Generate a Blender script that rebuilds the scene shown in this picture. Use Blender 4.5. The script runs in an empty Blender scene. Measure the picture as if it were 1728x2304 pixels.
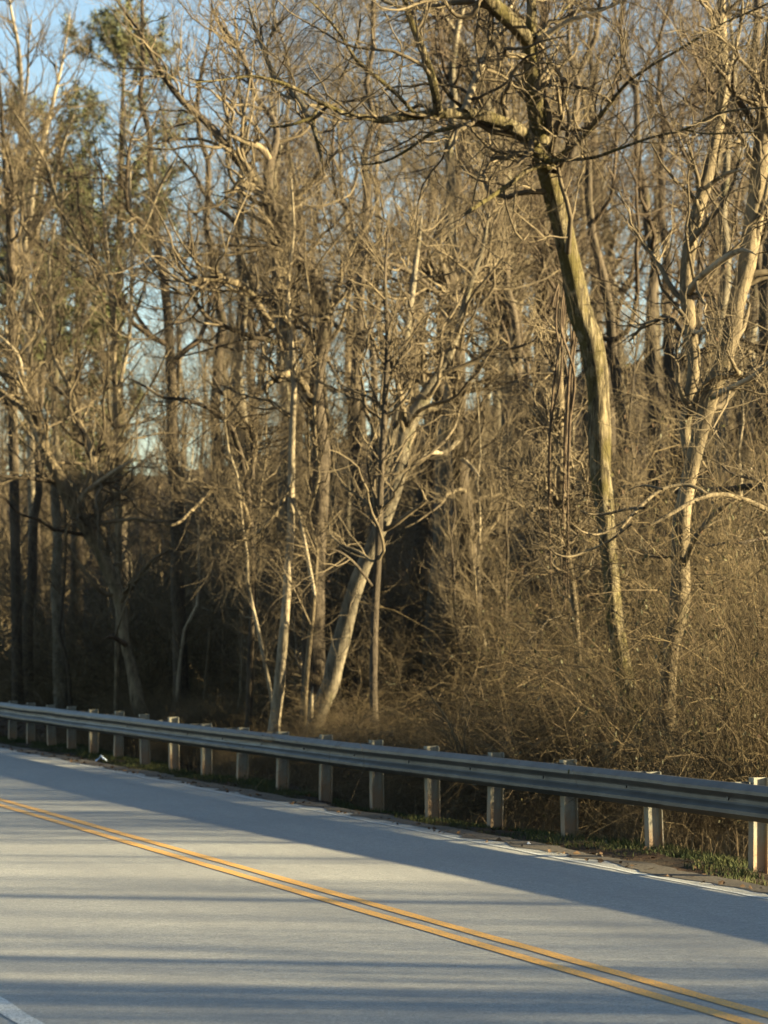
import bpy, math, random
import numpy as np
from mathutils import Vector

C = bpy.context.scene
col = C.collection
rng = np.random.default_rng(7)
random.seed(7)
R = math.radians

# ------------------------------------------------------------------ camera
F = 6500.0                       # focal length in pixels of the 1728 x 2304 photograph
H = 1.97                         # eye height above the road
PITCH = math.atan(281.0 / F)
cam_d = bpy.data.cameras.new("camera")
cam = bpy.data.objects.new("camera", cam_d)
col.objects.link(cam)
cam.location = (0, 0, H)
cam.rotation_euler = (math.pi / 2 + PITCH, 0, 0)
cam_d.sensor_fit = 'VERTICAL'
cam_d.sensor_height = 36.0
cam_d.sensor_width = 27.0
cam_d.lens = F / 2304.0 * 36.0
cam_d.clip_start = 0.1
cam_d.clip_end = 3000
cam_d.dof.use_dof = True
cam_d.dof.focus_distance = 21.0
cam_d.dof.aperture_fstop = (cam_d.lens / 1000.0) / 0.025
C.camera = cam
C.render.resolution_x, C.render.resolution_y = 768, 1024

# ------------------------------------------------------------------ world, sun, exposure
SUN_AZ, SUN_EL = 98.0, 11.5      # degrees: from +Y clockwise, above horizon
w = bpy.data.worlds.new("World")
C.world = w
w.use_nodes = True
nt = w.node_tree
sky = nt.nodes.new("ShaderNodeTexSky")
sky.sky_type = 'NISHITA'
sky.sun_disc = False
sky.sun_elevation = R(SUN_EL)
sky.sun_rotation = R(SUN_AZ)
sky.altitude = 100
sky.air_density = 1.0
sky.dust_density = 0.4
sky.ozone_density = 1.5
nt.nodes["Background"].inputs[1].default_value = 0.04
nt.links.new(sky.outputs[0], nt.nodes["Background"].inputs[0])
sd = bpy.data.lights.new("sun", 'SUN')
so = bpy.data.objects.new("sun", sd)
col.objects.link(so)
sd.energy = 5.0
sd.angle = R(0.5)
sd.color = (1.0, 0.84, 0.50)
sv = Vector((math.sin(R(SUN_AZ)) * math.cos(R(SUN_EL)), math.cos(R(SUN_AZ)) * math.cos(R(SUN_EL)), math.sin(R(SUN_EL))))
so.rotation_euler = sv.to_track_quat('Z', 'Y').to_euler()
so.location = (60, -10, 40)
C.view_settings.view_transform = 'Standard'
C.view_settings.look = 'None'
C.view_settings.gamma = 1
C.view_settings.use_curve_mapping = False
C.view_settings.exposure = 2.85

# ------------------------------------------------------------------ coordinates
AL = R(18.4)
CA, SA = math.cos(AL), math.sin(AL)


def PS(p, s, z=0.0):
    """road coordinates: p across (towards the woods), s along (away) -> world"""
    return (p * CA - s * SA, p * SA + s * CA, z)


def px(x, y, Y):
    """point of the place seen at photograph pixel x, y at distance Y"""
    xc = (x - 864.0) / F
    yc = -(y - 1152.0) / F
    d = Y / (math.cos(PITCH) - yc * math.sin(PITCH))
    return np.array([xc * d, Y, H + (math.sin(PITCH) + yc * math.cos(PITCH)) * d])


def sst(a, b, x):
    t = np.clip((np.asarray(x, float) - a) / (b - a), 0, 1)
    return t * t * (3 - 2 * t)


def vnoise(x, y, seed=0):
    """smooth value noise on numpy arrays"""
    x = np.asarray(x, float); y = np.asarray(y, float)
    xi = np.floor(x).astype(np.int64); yi = np.floor(y).astype(np.int64)
    fx = x - xi; fy = y - yi
    fx = fx * fx * (3 - 2 * fx); fy = fy * fy * (3 - 2 * fy)

    def h(a, b):
        n = (a * 374761393 + b * 668265263 + seed * 974634777) & 0x7fffffff
        n = ((n ^ (n >> 13)) * 1274126177) & 0x7fffffff
        return ((n ^ (n >> 16)) & 0xffff) / 65535.0
    return (h(xi, yi) * (1 - fx) + h(xi + 1, yi) * fx) * (1 - fy) + (h(xi, yi + 1) * (1 - fx) + h(xi + 1, yi + 1) * fx) * fy


def terr(X, Y):
    X = np.asarray(X, float); Y = np.asarray(Y, float)
    p = X * CA + Y * SA
    z = np.interp(p, [-300, -12, -3, 1.6, 2.4, 9.8, 10.15, 10.5, 11.0, 11.7, 12.6, 15.0, 19.0, 30],
                  [-1.2, -0.6, -0.35, -0.05, -0.03, -0.03, -0.05, -0.09, -0.08, -0.16, -0.45, -0.95, -0.9, -0.7])
    sl = -X * SA + Y * CA
    z = z + 0.75 * sst(12.0, 13.7, p) * sst(31, 40, sl)
    off = sst(10.0, 12.5, p) + sst(1.5, -3, p)
    z = z + off * ((vnoise(X * 0.25, Y * 0.25, 1) - 0.5) * 0.5 + (vnoise(X * 0.9, Y * 0.9, 2) - 0.5) * 0.18)
    z = z + sst(9.9, 10.3, p) * (1 - sst(14, 16, p)) * (vnoise(X * 4, Y * 4, 3) - 0.5) * 0.05
    k = sst(15, 30, p)
    up = np.interp(Y, [60, 70, 100, 160, 300, 500, 900], [0, 0.7, 4.8, 12.0, 23, 30, 30])
    z = z + k * (up * (1 + 0.35 * np.clip(X / 30.0, -0.6, 1.2)) + (vnoise(X * 0.11, Y * 0.06, 4) - 0.5) * 2.2 * sst(60, 110, Y))
    z = z + 14.0 * sst(13, 36, X) * sst(40.5, 49, Y) * (1 - sst(70, 98, Y)) * (0.85 + 0.3 * vnoise(X * .08, Y * .08, 6))  # unseen ridge added right of the view, keeps low sun off the lower woods
    return z


# ------------------------------------------------------------------ materials
def mat(name):
    m = bpy.data.materials.new(name)
    m.use_nodes = True
    t = m.node_tree
    return m, t, t.nodes["Principled BSDF"]


def N(t, kind, **kw):
    n = t.nodes.new(kind)
    for k, v in kw.items():
        if k.startswith('i_'):
            n.inputs[k[2:].replace('_', ' ')].default_value = v
        else:
            setattr(n, k, v)
    return n


def ramp(t, src, stops):
    r = t.nodes.new("ShaderNodeValToRGB")
    e = r.color_ramp.elements
    while len(e) < len(stops):
        e.new(0.5)
    for i, (pos, c) in enumerate(stops):
        e[i].position = pos
        e[i].color = (*c, 1) if len(c) == 3 else c
    t.links.new(src, r.inputs[0])
    return r.outputs[0]


def noise(t, scale, stretch=(1, 1, 1), detail=6, rough=0.6, coord='Object', dist=0.0):
    tc = t.nodes.new("ShaderNodeTexCoord")
    mp = t.nodes.new("ShaderNodeMapping")
    mp.inputs['Scale'].default_value = stretch
    t.links.new(tc.outputs[coord], mp.inputs[0])
    n = t.nodes.new("ShaderNodeTexNoise")
    n.inputs['Scale'].default_value = scale
    n.inputs['Detail'].default_value = detail
    n.inputs['Roughness'].default_value = rough
    n.inputs['Distortion'].default_value = dist
    t.links.new(mp.outputs[0], n.inputs['Vector'])
    return n.outputs['Fac']


def mixc(t, fac, a, b):
    m = t.nodes.new("ShaderNodeMix")
    m.data_type = 'RGBA'
    for v, i in ((fac, 0), (a, 6), (b, 7)):
        if hasattr(v, 'is_output') or hasattr(v, 'links'):
            t.links.new(v, m.inputs[i])
        else:
            m.inputs[i].default_value = v if i == 0 else (*v, 1)
    return m.outputs[2]


def bump(t, b, h, strength, dist):
    n = t.nodes.new("ShaderNodeBump")
    n.inputs['Strength'].default_value = strength
    n.inputs['Distance'].default_value = dist
    t.links.new(h, n.inputs['Height'])
    t.links.new(n.outputs[0], b.inputs['Normal'])


def bark(name, dark, light, moss=None, moss_amt=0.5, scale=9, strength=0.7):
    m, t, b = mat(name)
    f = noise(t, scale, (1, 1, 0.22), 8, 0.7)
    g = noise(t, 1.3, (1, 1, 0.6), 4, 0.6)
    c1 = ramp(t, f, [(0.32, dark), (0.62, light)])
    lich = ramp(t, g, [(0.48, (0, 0, 0)), (0.62, (1, 1, 1))])
    c = mixc(t, lich, c1, tuple(min(1, v * 1.25) for v in light))
    if moss:
        g2 = noise(t, 2.2, (1, 1, 0.5), 5, 0.65)
        mk = ramp(t, g2, [(1 - moss_amt - 0.08, (0, 0, 0)), (1 - moss_amt + 0.08, (.8, .8, .8))])
        c = mixc(t, mk, c, moss)
    t.links.new(c, b.inputs['Base Color'])
    b.inputs['Roughness'].default_value = 0.9
    b.inputs['Specular IOR Level'].default_value = 0.15
    bump(t, b, f, strength, 0.03)
    return m


def plain(name, a, b_, scale=3.0, rough=0.85, coord='Object', spec=0.15, lo=0.35, hi=0.65):
    m, t, b = mat(name)
    c = ramp(t, noise(t, scale, coord=coord), [(lo, a), (hi, b_)])
    t.links.new(c, b.inputs['Base Color'])
    b.inputs['Roughness'].default_value = rough
    b.inputs['Specular IOR Level'].default_value = spec
    return m


M = {}
M['oak'] = bark('oak_bark', (0.04, 0.034, 0.024), (0.20, 0.165, 0.10), (0.13, 0.115, 0.035), 0.42, 14, 1.0)
def oak_material():
    m, t, b = mat('oak_bark')
    ridge = noise(t, 24, (1, 1, 0.13), 6, 0.75, dist=0.6)
    blot = noise(t, 3.0, (1, 1, 0.5), 6, 0.7)
    c = ramp(t, ridge, [(0.36, (0.012, 0.010, 0.007)), (0.48, (0.08, 0.064, 0.038)), (0.60, (0.23, 0.185, 0.11))])
    mossy = ramp(t, blot, [(0.46, (0, 0, 0)), (0.58, (0.9, 0.9, 0.9))])
    c = mixc(t, mossy, c, (0.095, 0.078, 0.027))
    lich = noise(t, 7.0, (1, 1, 0.6), 6, 0.7)
    c = mixc(t, ramp(t, lich, [(0.58, (0, 0, 0)), (0.66, (0.8, 0.8, 0.8))]), c, (0.24, 0.205, 0.13))
    t.links.new(c, b.inputs['Base Color'])
    b.inputs['Roughness'].default_value = 0.95
    b.inputs['Specular IOR Level'].default_value = 0.1
    bump(t, b, ridge, 1.0, 0.09)
    return m


M['oak'] = oak_material()
M['grey'] = bark('grey_bark', (0.03, 0.025, 0.018), (0.13, 0.108, 0.074), (0.07, 0.065, 0.03), 0.38, 16, 1.0)
M['pale'] = bark('pale_bark', (0.08, 0.064, 0.042), (0.24, 0.195, 0.13), (0.075, 0.06, 0.04), 0.3, 14, 0.7)
M['brown'] = bark('brown_bark', (0.018, 0.014, 0.010), (0.065, 0.05, 0.034), (0.05, 0.045, 0.022), 0.36, 18, 1.0)
M['mid'] = bark('mid_bark', (0.03, 0.023, 0.015), (0.145, 0.112, 0.068), (0.06, 0.054, 0.026), 0.36, 15, 1.0)
M['twig'] = plain('twig_bark', (0.032, 0.024, 0.016), (0.155, 0.12, 0.073), 1.2)
M['twig_brown'] = plain('twig_bark_brown', (0.03, 0.021, 0.014), (0.085, 0.062, 0.04), 0.8)
M['twig_far'] = plain('twig_bark_grey', (0.045, 0.036, 0.025), (0.15, 0.12, 0.078), 0.8)
M['vine'] = plain('vine_bark', (0.035, 0.024, 0.016), (0.11, 0.078, 0.05), 8)
M['straw'] = plain('dry_stalks', (0.05, 0.034, 0.019), (0.17, 0.125, 0.07), 1.6)
M['tangle'] = plain('tangle_stems', (0.022, 0.016, 0.009), (0.15, 0.11, 0.057), 1.4)
M['grass'] = plain('verge_grass', (0.022, 0.032, 0.010), (0.065, 0.066, 0.024), 1.5)
M['oliveleaf'] = plain('olive_leaves', (0.018, 0.019, 0.007), (0.085, 0.075, 0.027), 3.0, 0.6, spec=0.2)
M['deadleaf'] = plain('dead_leaves', (0.03, 0.018, 0.011), (0.10, 0.062, 0.034), 2.0)
M['needle'] = plain('pine_needles', (0.035, 0.042, 0.018), (0.115, 0.115, 0.045), 1.0, 0.6, spec=0.2)

# ------------------------------------------------------------------ mesh building
def tubes(P, Rr, S):
    """P (B,K,3), Rr (B,K) -> verts, quads (open tubes)"""
    B, K, _ = P.shape
    T = np.gradient(P, axis=1)
    T /= np.linalg.norm(T, axis=2, keepdims=True) + 1e-9
    ref = np.tile(np.array([0.31, 0.17, 0.93]), (B, K, 1))
    mean = T.mean(axis=1)
    steep = np.abs(mean[:, 2]) > 0.75
    ref[steep] = np.array([0.95, 0.25, 0.1])
    U = np.cross(T, ref); U /= np.linalg.norm(U, axis=2, keepdims=True) + 1e-9
    V = np.cross(T, U)
    a = np.arange(S) / S * 2 * math.pi
    ring = U[:, :, None, :] * np.cos(a)[None, None, :, None] + V[:, :, None, :] * np.sin(a)[None, None, :, None]
    verts = (P[:, :, None, :] + ring * Rr[:, :, None, None]).reshape(-1, 3)
    b = np.arange(B)[:, None, None] * K * S
    k = np.arange(K - 1)[None, :, None] * S
    s = np.arange(S)[None, None, :]
    s2 = (s + 1) % S
    q = np.stack(np.broadcast_arrays(b + k + s, b + k + s2, b + k + S + s2, b + k + S + s), -1).reshape(-1, 4)
    return verts, q


def cards(Cn, size, rr, flat=0.0, aspect=1.7):
    """one four-cornered leaf at every centre"""
    n = len(Cn)
    d = rr.normal(size=(n, 3)); d[:, 2] *= (1 - flat)
    d /= np.linalg.norm(d, axis=1, keepdims=True)
    e = rr.normal(size=(n, 3)); e[:, 2] *= (1 - flat)
    e -= (e * d).sum(1, keepdims=True) * d
    e /= np.linalg.norm(e, axis=1, keepdims=True)
    sz = (size * rr.uniform(0.6, 1.35, (n, 1)))
    a = d * sz * aspect * 0.5; b = e * sz * 0.5
    bend = np.cross(d, e) * sz * 0.12
    v = np.stack([Cn - a, Cn - b + bend, Cn + a, Cn + b + bend], 1).reshape(-1, 3)
    q = np.arange(n * 4).reshape(n, 4)
    return v, q


def mesh(name, parts, material, smooth=True):
    vs, qs, off = [], [], 0
    for v, q in parts:
        vs.append(v); qs.append(q + off); off += len(v)
    v = np.concatenate(vs); q = np.concatenate(qs)
    me = bpy.data.meshes.new(name)
    me.vertices.add(len(v)); me.vertices.foreach_set('co', v.astype(np.float32).ravel())
    me.loops.add(q.size); me.loops.foreach_set('vertex_index', q.astype(np.int32).ravel())
    me.polygons.add(len(q))
    me.polygons.foreach_set('loop_start', np.arange(0, q.size, q.shape[1], dtype=np.int32))
    me.polygons.foreach_set('use_smooth', np.full(len(q), smooth))
    me.update(calc_edges=True)
    me.materials.append(material)
    return me


def link(name, data, parent=None, loc=None, label=None, cat=None, group=None, kind=None):
    o = bpy.data.objects.new(name, data)
    col.objects.link(o)
    if parent is not None:
        o.parent = parent
    if loc is not None:
        o.location = loc
    tagp(o, label, cat, group, kind)
    return o


def tagp(o, label=None, cat=None, group=None, kind=None):
    if label: o['label'] = label
    if cat: o['category'] = cat
    if group: o['group'] = group
    if kind: o['kind'] = kind


def norm(a):
    return a / (np.linalg.norm(a, axis=-1, keepdims=True) + 1e-9)


def spawn(P, Rr, total, L, ang, K, rr, t0=0.1, up=0.25, wig=0.22, rs=0.6, rcap=9, rmin=0.002, tpow=1.0, drift=None):
    """grow TOTAL branches from the parents, the longer ones bearing more"""
    B, K0, _ = P.shape
    ln = np.linalg.norm(np.diff(P, axis=1), axis=2).sum(1)
    par = rr.choice(B, total, p=ln / ln.sum())
    t = t0 + (1 - t0) * rr.uniform(0, 1, total) ** tpow
    f = t * (K0 - 1.001); i = f.astype(int); fr = (f - i)[:, None]
    pos = P[par, i] * (1 - fr) + P[par, i + 1] * fr
    tan = norm(P[par, i + 1] - P[par, i])
    pr = Rr[par, i] * (1 - fr[:, 0]) + Rr[par, i + 1] * fr[:, 0]
    perp = rr.normal(size=(total, 3)); perp -= (perp * tan).sum(1, keepdims=True) * tan; perp = norm(perp)
    a = np.radians(rr.uniform(ang[0], ang[1], total))[:, None]
    d = np.cos(a) * tan + np.sin(a) * perp
    length = rr.uniform(L[0], L[1], total) * (1.15 - 0.55 * t)
    r0 = np.clip(pr * rs, rmin, rcap)
    out = np.zeros((total, K, 3)); out[:, 0] = pos
    step = (length / (K - 1))[:, None]
    for k in range(1, K):
        d = d + rr.normal(size=(total, 3)) * wig
        d[:, 2] += up / K * 2
        if drift is not None:
            d = d + np.array(drift)[None] / K
        d = norm(d)
        out[:, k] = out[:, k - 1] + d * step
    tt = np.linspace(0, 1, K)[None]
    rad = r0[:, None] * (1 - 0.82 * tt)
    return out, np.maximum(rad, rmin * 0.6)


def catmull(pts, K):
    pts = np.asarray(pts, float)
    n = len(pts)
    seg = np.linalg.norm(np.diff(pts[:, :3], axis=0), axis=1)
    cum = np.concatenate([[0], np.cumsum(seg)])
    u = np.linspace(0, cum[-1], K)
    i = np.clip(np.searchsorted(cum, u, side='right') - 1, 0, n - 2)
    t = ((u - cum[i]) / (seg[i] + 1e-9))[:, None]
    p0 = pts[np.maximum(i - 1, 0)]; p1 = pts[i]; p2 = pts[i + 1]; p3 = pts[np.minimum(i + 2, n - 1)]
    return 0.5 * ((2 * p1) + (-p0 + p2) * t + (2 * p0 - 5 * p1 + 4 * p2 - p3) * t * t + (-p0 + 3 * p1 - 3 * p2 + p3) * t ** 3)


def trunk_mesh(name, q, base, material, S=14, knob=0.10, rr=None, cap=True):
    """one irregular tapered limb from points x, y, z, radius"""
    P = q[None, :, :3] - base; Rr = q[None, :, 3].copy()
    v, f = tubes(P, Rr, S)
    K = q.shape[0]
    vv = v.reshape(K, S, 3); c = P[0][:, None, :]
    ang = np.arange(S)
    nz = (vnoise(ang[None, :] * 0.9 + 0 * ang[:0].sum(), np.arange(K)[:, None] * 0.45, int(abs(base[0]) * 13) % 97) - 0.5) * 2 * knob
    nz[:, -1] = (nz[:, 0] + nz[:, -2]) / 2
    nz += (rr.uniform(-1, 1, (1, S))) * knob * 0.5
    vv = c + (vv - c) * (1 + nz[:, :, None])
    return mesh(name, [(vv.reshape(-1, 3), f)], material)


# ------------------------------------------------------------------ the ground
def grid_axis(*segs):
    out = []
    for a, b, st in segs:
        out.append(np.arange(a, b, st))
    out.append([segs[-1][1]])
    return np.concatenate(out)


gp = grid_axis((-900, -60, 40), (-60, -6, 3), (-6, 1.5, 0.5), (1.5, 9.9, 1.2), (9.9, 14, 0.16), (14, 26, 0.6), (26, 80, 2), (80, 200, 6), (200, 1000, 40))
gs = grid_axis((-900, -60, 40), (-60, 10, 2.5), (10, 70, 0.35), (70, 200, 3), (200, 420, 8), (420, 1200, 40))
PP, SS = np.meshgrid(gp, gs, indexing='ij')
GX = PP * CA - SS * SA; GY = PP * SA + SS * CA
GZ = terr(GX, GY)
nv_ = GX.size
ii = np.arange(nv_).reshape(GX.shape)
gq = np.stack([ii[:-1, :-1], ii[1:, :-1], ii[1:, 1:], ii[:-1, 1:]], -1).reshape(-1, 4)

m, t, b = mat('forest_floor')
n1 = noise(t, 0.5, coord='Object'); n2 = noise(t, 14, coord='Object', detail=8, rough=0.75); n3 = noise(t, 2.5, coord='Object')
litter = ramp(t, n2, [(0.3, (0.02, 0.012, 0.008)), (0.5, (0.05, 0.030, 0.018)), (0.7, (0.11, 0.07, 0.043))])
soil = ramp(t, n2, [(0.3, (0.016, 0.012, 0.009)), (0.7, (0.06, 0.046, 0.031))])
c = mixc(t, ramp(t, n3, [(0.4, (0, 0, 0)), (0.6, (1, 1, 1))]), litter, soil)
t.links.new(c, b.inputs['Base Color'])
b.inputs['Roughness'].default_value = 0.95
b.inputs['Specular IOR Level'].default_value = 0.1
bump(t, b, n2, 0.8, 0.06)
M['floor'] = m
link('ground', mesh('ground', [(np.stack([GX.ravel(), GY.ravel(), GZ.ravel()], 1), gq)], m), kind='structure')

# asphalt
m, t, b = mat('asphalt')
fine = noise(t, 48, detail=5, rough=0.85)
agg = noise(t, 11, detail=7, rough=0.85)
big = noise(t, 0.30, (1, 1, 1), 6, 0.65)
tcr = t.nodes.new("ShaderNodeTexCoord"); mpr = t.nodes.new("ShaderNodeMapping")
mpr.inputs['Rotation'].default_value = (0, 0, -AL)          # x across the road, y along it
t.links.new(tcr.outputs['Object'], mpr.inputs[0])
mps = t.nodes.new("ShaderNodeMapping"); mps.inputs['Scale'].default_value = (1.0, 0.035, 1)
t.links.new(mpr.outputs[0], mps.inputs[0])
trk = t.nodes.new("ShaderNodeTexNoise"); trk.inputs['Scale'].default_value = 1.6; trk.inputs['Detail'].default_value = 5
t.links.new(mps.outputs[0], trk.inputs['Vector'])
c = ramp(t, fine, [(0.32, (0.075, 0.074, 0.068)), (0.5, (0.265, 0.258, 0.232)), (0.62, (0.38, 0.37, 0.33)), (0.72, (0.72, 0.70, 0.62))])
c2 = mixc(t, ramp(t, agg, [(0.36, (0.75, 0.75, 0.75)), (0.50, (0, 0, 0))]), c, (0.13, 0.128, 0.118))
c2 = mixc(t, ramp(t, agg, [(0.55, (0, 0, 0)), (0.68, (0.7, 0.7, 0.7))]), c2, (0.46, 0.445, 0.40))
c3 = mixc(t, ramp(t, big, [(0.42, (0, 0, 0)), (0.7, (0.4, 0.4, 0.4))]), c2, (0.16, 0.155, 0.14))
c4 = mixc(t, ramp(t, trk.outputs['Fac'], [(0.45, (0, 0, 0)), (0.65, (0.35, 0.35, 0.35))]), c3, (0.17, 0.165, 0.155))
t.links.new(c4, b.inputs['Base Color'])
b.inputs['Roughness'].default_value = 0.6
b.inputs['Specular IOR Level'].default_value = 0.4
bump(t, b, fine, 0.8, 0.008)
M['asphalt'] = m


def strip(name, p0f, p1f, s0, s1, ds, z, material, rag0=0.0, rag1=0.0, thick=0.0, seed=0, kind='structure', parent=None):
    s = np.arange(s0, s1 + ds, ds)
    a = np.full_like(s, 1.0) * p0f + (vnoise(s * 2.2, s * 0, seed) - .5) * rag0 + (vnoise(s * 9, s * 0, seed + 5) - .5) * rag0 * .5
    c_ = np.full_like(s, 1.0) * p1f + (vnoise(s * 2.2, s * 0, seed + 9) - .5) * rag1 + (vnoise(s * 9, s * 0, seed + 14) - .5) * rag1 * .5
    rows = []
    if thick:
        rows.append((a - 0.03, z - thick))
    rows += [(a, z), (c_, z)]
    if thick:
        rows.append((c_ + 0.03, z - thick))
    V = np.stack([np.stack([p * CA - s * SA, p * SA + s * CA, np.full_like(s, zz)], 1) for p, zz in rows], 0)
    k = np.arange(V.shape[0] * V.shape[1]).reshape(V.shape[:2])
    q = np.stack([k[:-1, :-1], k[1:, :-1], k[1:, 1:], k[:-1, 1:]], -1).reshape(-1, 4)
    me = mesh(name, [(V.reshape(-1, 3), q)], material, smooth=False)
    return link(name, me, parent=parent, kind=kind)


strip('road', 2.35, 9.92, -60, 420, 0.25, 0.0, M['asphalt'], 0.05, 0.14, 0.06, 3)


def paint(name, c1, c2, wearc):
    m, t, b = mat(name)
    a = noise(t, 60, detail=5, rough=0.8)
    big = noise(t, 1.5, detail=3)
    c = ramp(t, a, [(0.36, (0.2, 0.19, 0.15)), (0.44, wearc), (0.52, c1), (0.7, c2)])
    c = mixc(t, ramp(t, big, [(0.45, (0, 0, 0)), (0.75, (0.35, 0.35, 0.35))]), c, wearc)
    t.links.new(c, b.inputs['Base Color'])
    b.inputs['Roughness'].default_value = 0.6
    bump(t, b, a, 0.3, 0.003)
    return m


M['yellow'] = paint('yellow_paint', (0.60, 0.29, 0.03), (0.72, 0.385, 0.055), (0.32, 0.21, 0.09))
M['white'] = paint('white_paint', (0.50, 0.50, 0.47), (0.66, 0.66, 0.62), (0.24, 0.24, 0.22))
strip('centre_line', 6.62, 6.73, -60, 420, 0.5, 0.004, M['yellow'], 0.012, 0.012, 0, 21)
strip('centre_line', 6.395, 6.505, -60, 420, 0.5, 0.004, M['yellow'], 0.012, 0.012, 0, 31)
strip('edge_line', 2.90, 3.03, -60, 420, 0.5, 0.004, M['white'], 0.012, 0.012, 0, 41)
strip('edge_line', 9.60, 9.65, -60, 420, 0.25, 0.004, M['white'], 0.03, 0.03, 0, 51)
M['gravel'] = plain('shoulder_gravel', (0.03, 0.024, 0.018), (0.12, 0.10, 0.075), 30)
strip('gravel_shoulder', 0.9, 2.36, -60, 420, 0.5, -0.012, M['gravel'], 0.3, 0.02, 0.1, 61)

strip('edge_dirt', 9.80, 10.12, -60, 420, 0.2, 0.0045, M['gravel'], 0.2, 0.14, 0, 77)
# ------------------------------------------------------------------ guardrail
m, t, b = mat('galvanised_steel')
st = noise(t, 3, (1, 1, 1), 5); st2 = noise(t, 25, (1, 1, 0.3), 6, 0.7)
c = ramp(t, st, [(0.35, (0.048, 0.047, 0.042)), (0.7, (0.095, 0.092, 0.082))])
c = mixc(t, ramp(t, st2, [(0.5, (0, 0, 0)), (0.8, (0.5, 0.5, 0.5))]), c, (0.08, 0.07, 0.06))
t.links.new(c, b.inputs['Base Color'])
b.inputs['Metallic'].default_value = 0.3
b.inputs['Roughness'].default_value = 0.5
bump(t, b, st2, 0.1, 0.005)
M['rail'] = m
m, t, b = mat('weathered_post_steel')
tc = t.nodes.new("ShaderNodeTexCoord"); sep = t.nodes.new("ShaderNodeSeparateXYZ")
t.links.new(tc.outputs['Object'], sep.inputs[0])
nz_ = noise(t, 9, (1, 1, 0.5), 6, 0.7)
ad = N(t, "ShaderNodeMath", operation='ADD'); t.links.new(sep.outputs[2], ad.inputs[0]); t.links.new(nz_, ad.inputs[1])
rust = ramp(t, ad.outputs[0], [(0.50, (1, 1, 1)), (0.74, (0, 0, 0))])
c = ramp(t, nz_, [(0.35, (0.11, 0.102, 0.078)), (0.7, (0.24, 0.222, 0.17))])
c = mixc(t, rust, c, (0.22, 0.145, 0.085))
t.links.new(c, b.inputs['Base Color'])
b.inputs['Roughness'].default_value = 0.7
b.inputs['Metallic'].default_value = 0.1
M['post'] = m


def railp(s):
    return np.interp(s, [-40, 22, 33, 57, 120], [12.2, 11.02, 10.72, 10.78, 10.85])


def extrude_profile(prof, z0, z1, closed=True):
    n = len(prof)
    v = np.array([(x, y, z0) for x, y in prof] + [(x, y, z1) for x, y in prof])
    q = [(i, (i + 1) % n, n + (i + 1) % n, n + i) for i in range(n if closed else n - 1)]
    return v, q


def ibeam_mesh(name, depth, width, tf, tw, z0, z1, material):
    """I section: local x = across the road (depth), local y = along the rail (flange width)"""
    d, w_ = depth / 2, width / 2
    prof = [(-d, -w_), (-d + tf, -w_), (-d + tf, -tw / 2), (d - tf, -tw / 2), (d - tf, -w_), (d, -w_), (d, w_), (d - tf, w_), (d - tf, tw / 2), (-d + tf, tw / 2), (-d + tf, w_), (-d, w_)]
    v, q = extrude_profile(prof, z0, z1)
    faces = [tuple(f) for f in q]
    n = 12
    for o_ in (0, n):   # caps: two flanges and a web
        for f in ((0, 1, 10, 11), (1, 2, 9, 10), (4, 5, 6, 7), (2, 3, 8, 9)):
            f = (f[0] + o_, f[1] + o_, f[2] + o_, f[3] + o_)
            faces.append(f if o_ else f[::-1])
    me = bpy.data.meshes.new(name)
    me.from_pydata([tuple(a) for a in v], [], faces)
    me.materials.append(material)
    me.update()
    return me


guard = link('guardrail', None, loc=PS(11.1, 30, 0), label='long galvanised steel guardrail on short posts along the far side of the road', cat='guardrail')
gb = Vector(guard.location)
post_me = ibeam_mesh('post', 0.152, 0.100, 0.009, 0.008, -0.9, 0.708, M['post'])
block_me = ibeam_mesh('blockout', 0.150, 0.100, 0.009, 0.008, 0.36, 0.682, M['rail'])
hexv = [(math.cos(a) * 0.017, math.sin(a) * 0.017) for a in np.arange(6) * math.pi / 3]
bm_v, bm_q = extrude_profile(hexv, 0, 0.016)
bolt_me = bpy.data.meshes.new('bolt')
bolt_me.from_pydata([(-v[2], v[0], v[1]) for v in bm_v], [], [tuple(q) for q in bm_q] + [(6, 7, 8, 9, 10, 11)])
bolt_me.materials.append(M['rail']); bolt_me.update()
rr = np.random.default_rng(3)
SP = 1.965
s_seen = []
for xp in (1703, 1470, 1280, 1113, 973, 848, 733, 636, 546, 466, 393, 328, 268, 213, 163, 118, 71, 30):
    lo, hi = 15.0, 90.0
    for _ in range(40):
        md = (lo + hi) / 2
        pp_ = float(railp(md)) + 0.335
        if 864 + F * (pp_ * CA - md * SA) / (pp_ * SA + md * CA) > xp:
            lo = md
        else:
            hi = md
    s_seen.append(md)
s_posts = [s_seen[0] - 2.2 * k for k in range(8, 0, -1)] + s_seen + [s_seen[-1] + 1.93 * k for k in range(1, 8)]
for k, s in enumerate(s_posts):
    rp = float(railp(s))
    zd = rr.normal() * 0.012
    rot = AL + math.atan(float(railp(s + .5) - railp(s - .5))) * -1 + rr.normal() * 0.015
    for nm, me, off in (('post', post_me, 0.335), ('blockout', block_me, 0.160), ('bolt', bolt_me, 0.005)):
        o = link(nm, me, parent=guard)
        # local x points towards the woods
        P_ = Vector(PS(rp + off, s, zd if nm == 'post' else 0.0))
        if nm == 'bolt':
            P_.z = 0.535
            P_ = Vector(PS(rp + 0.048, s, 0.535))
        o.location = P_ - gb
        o.rotation_euler = (rr.normal() * 0.014 if nm == 'post' else 0, rr.normal() * 0.018 if nm == 'post' else 0, rot)
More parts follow.
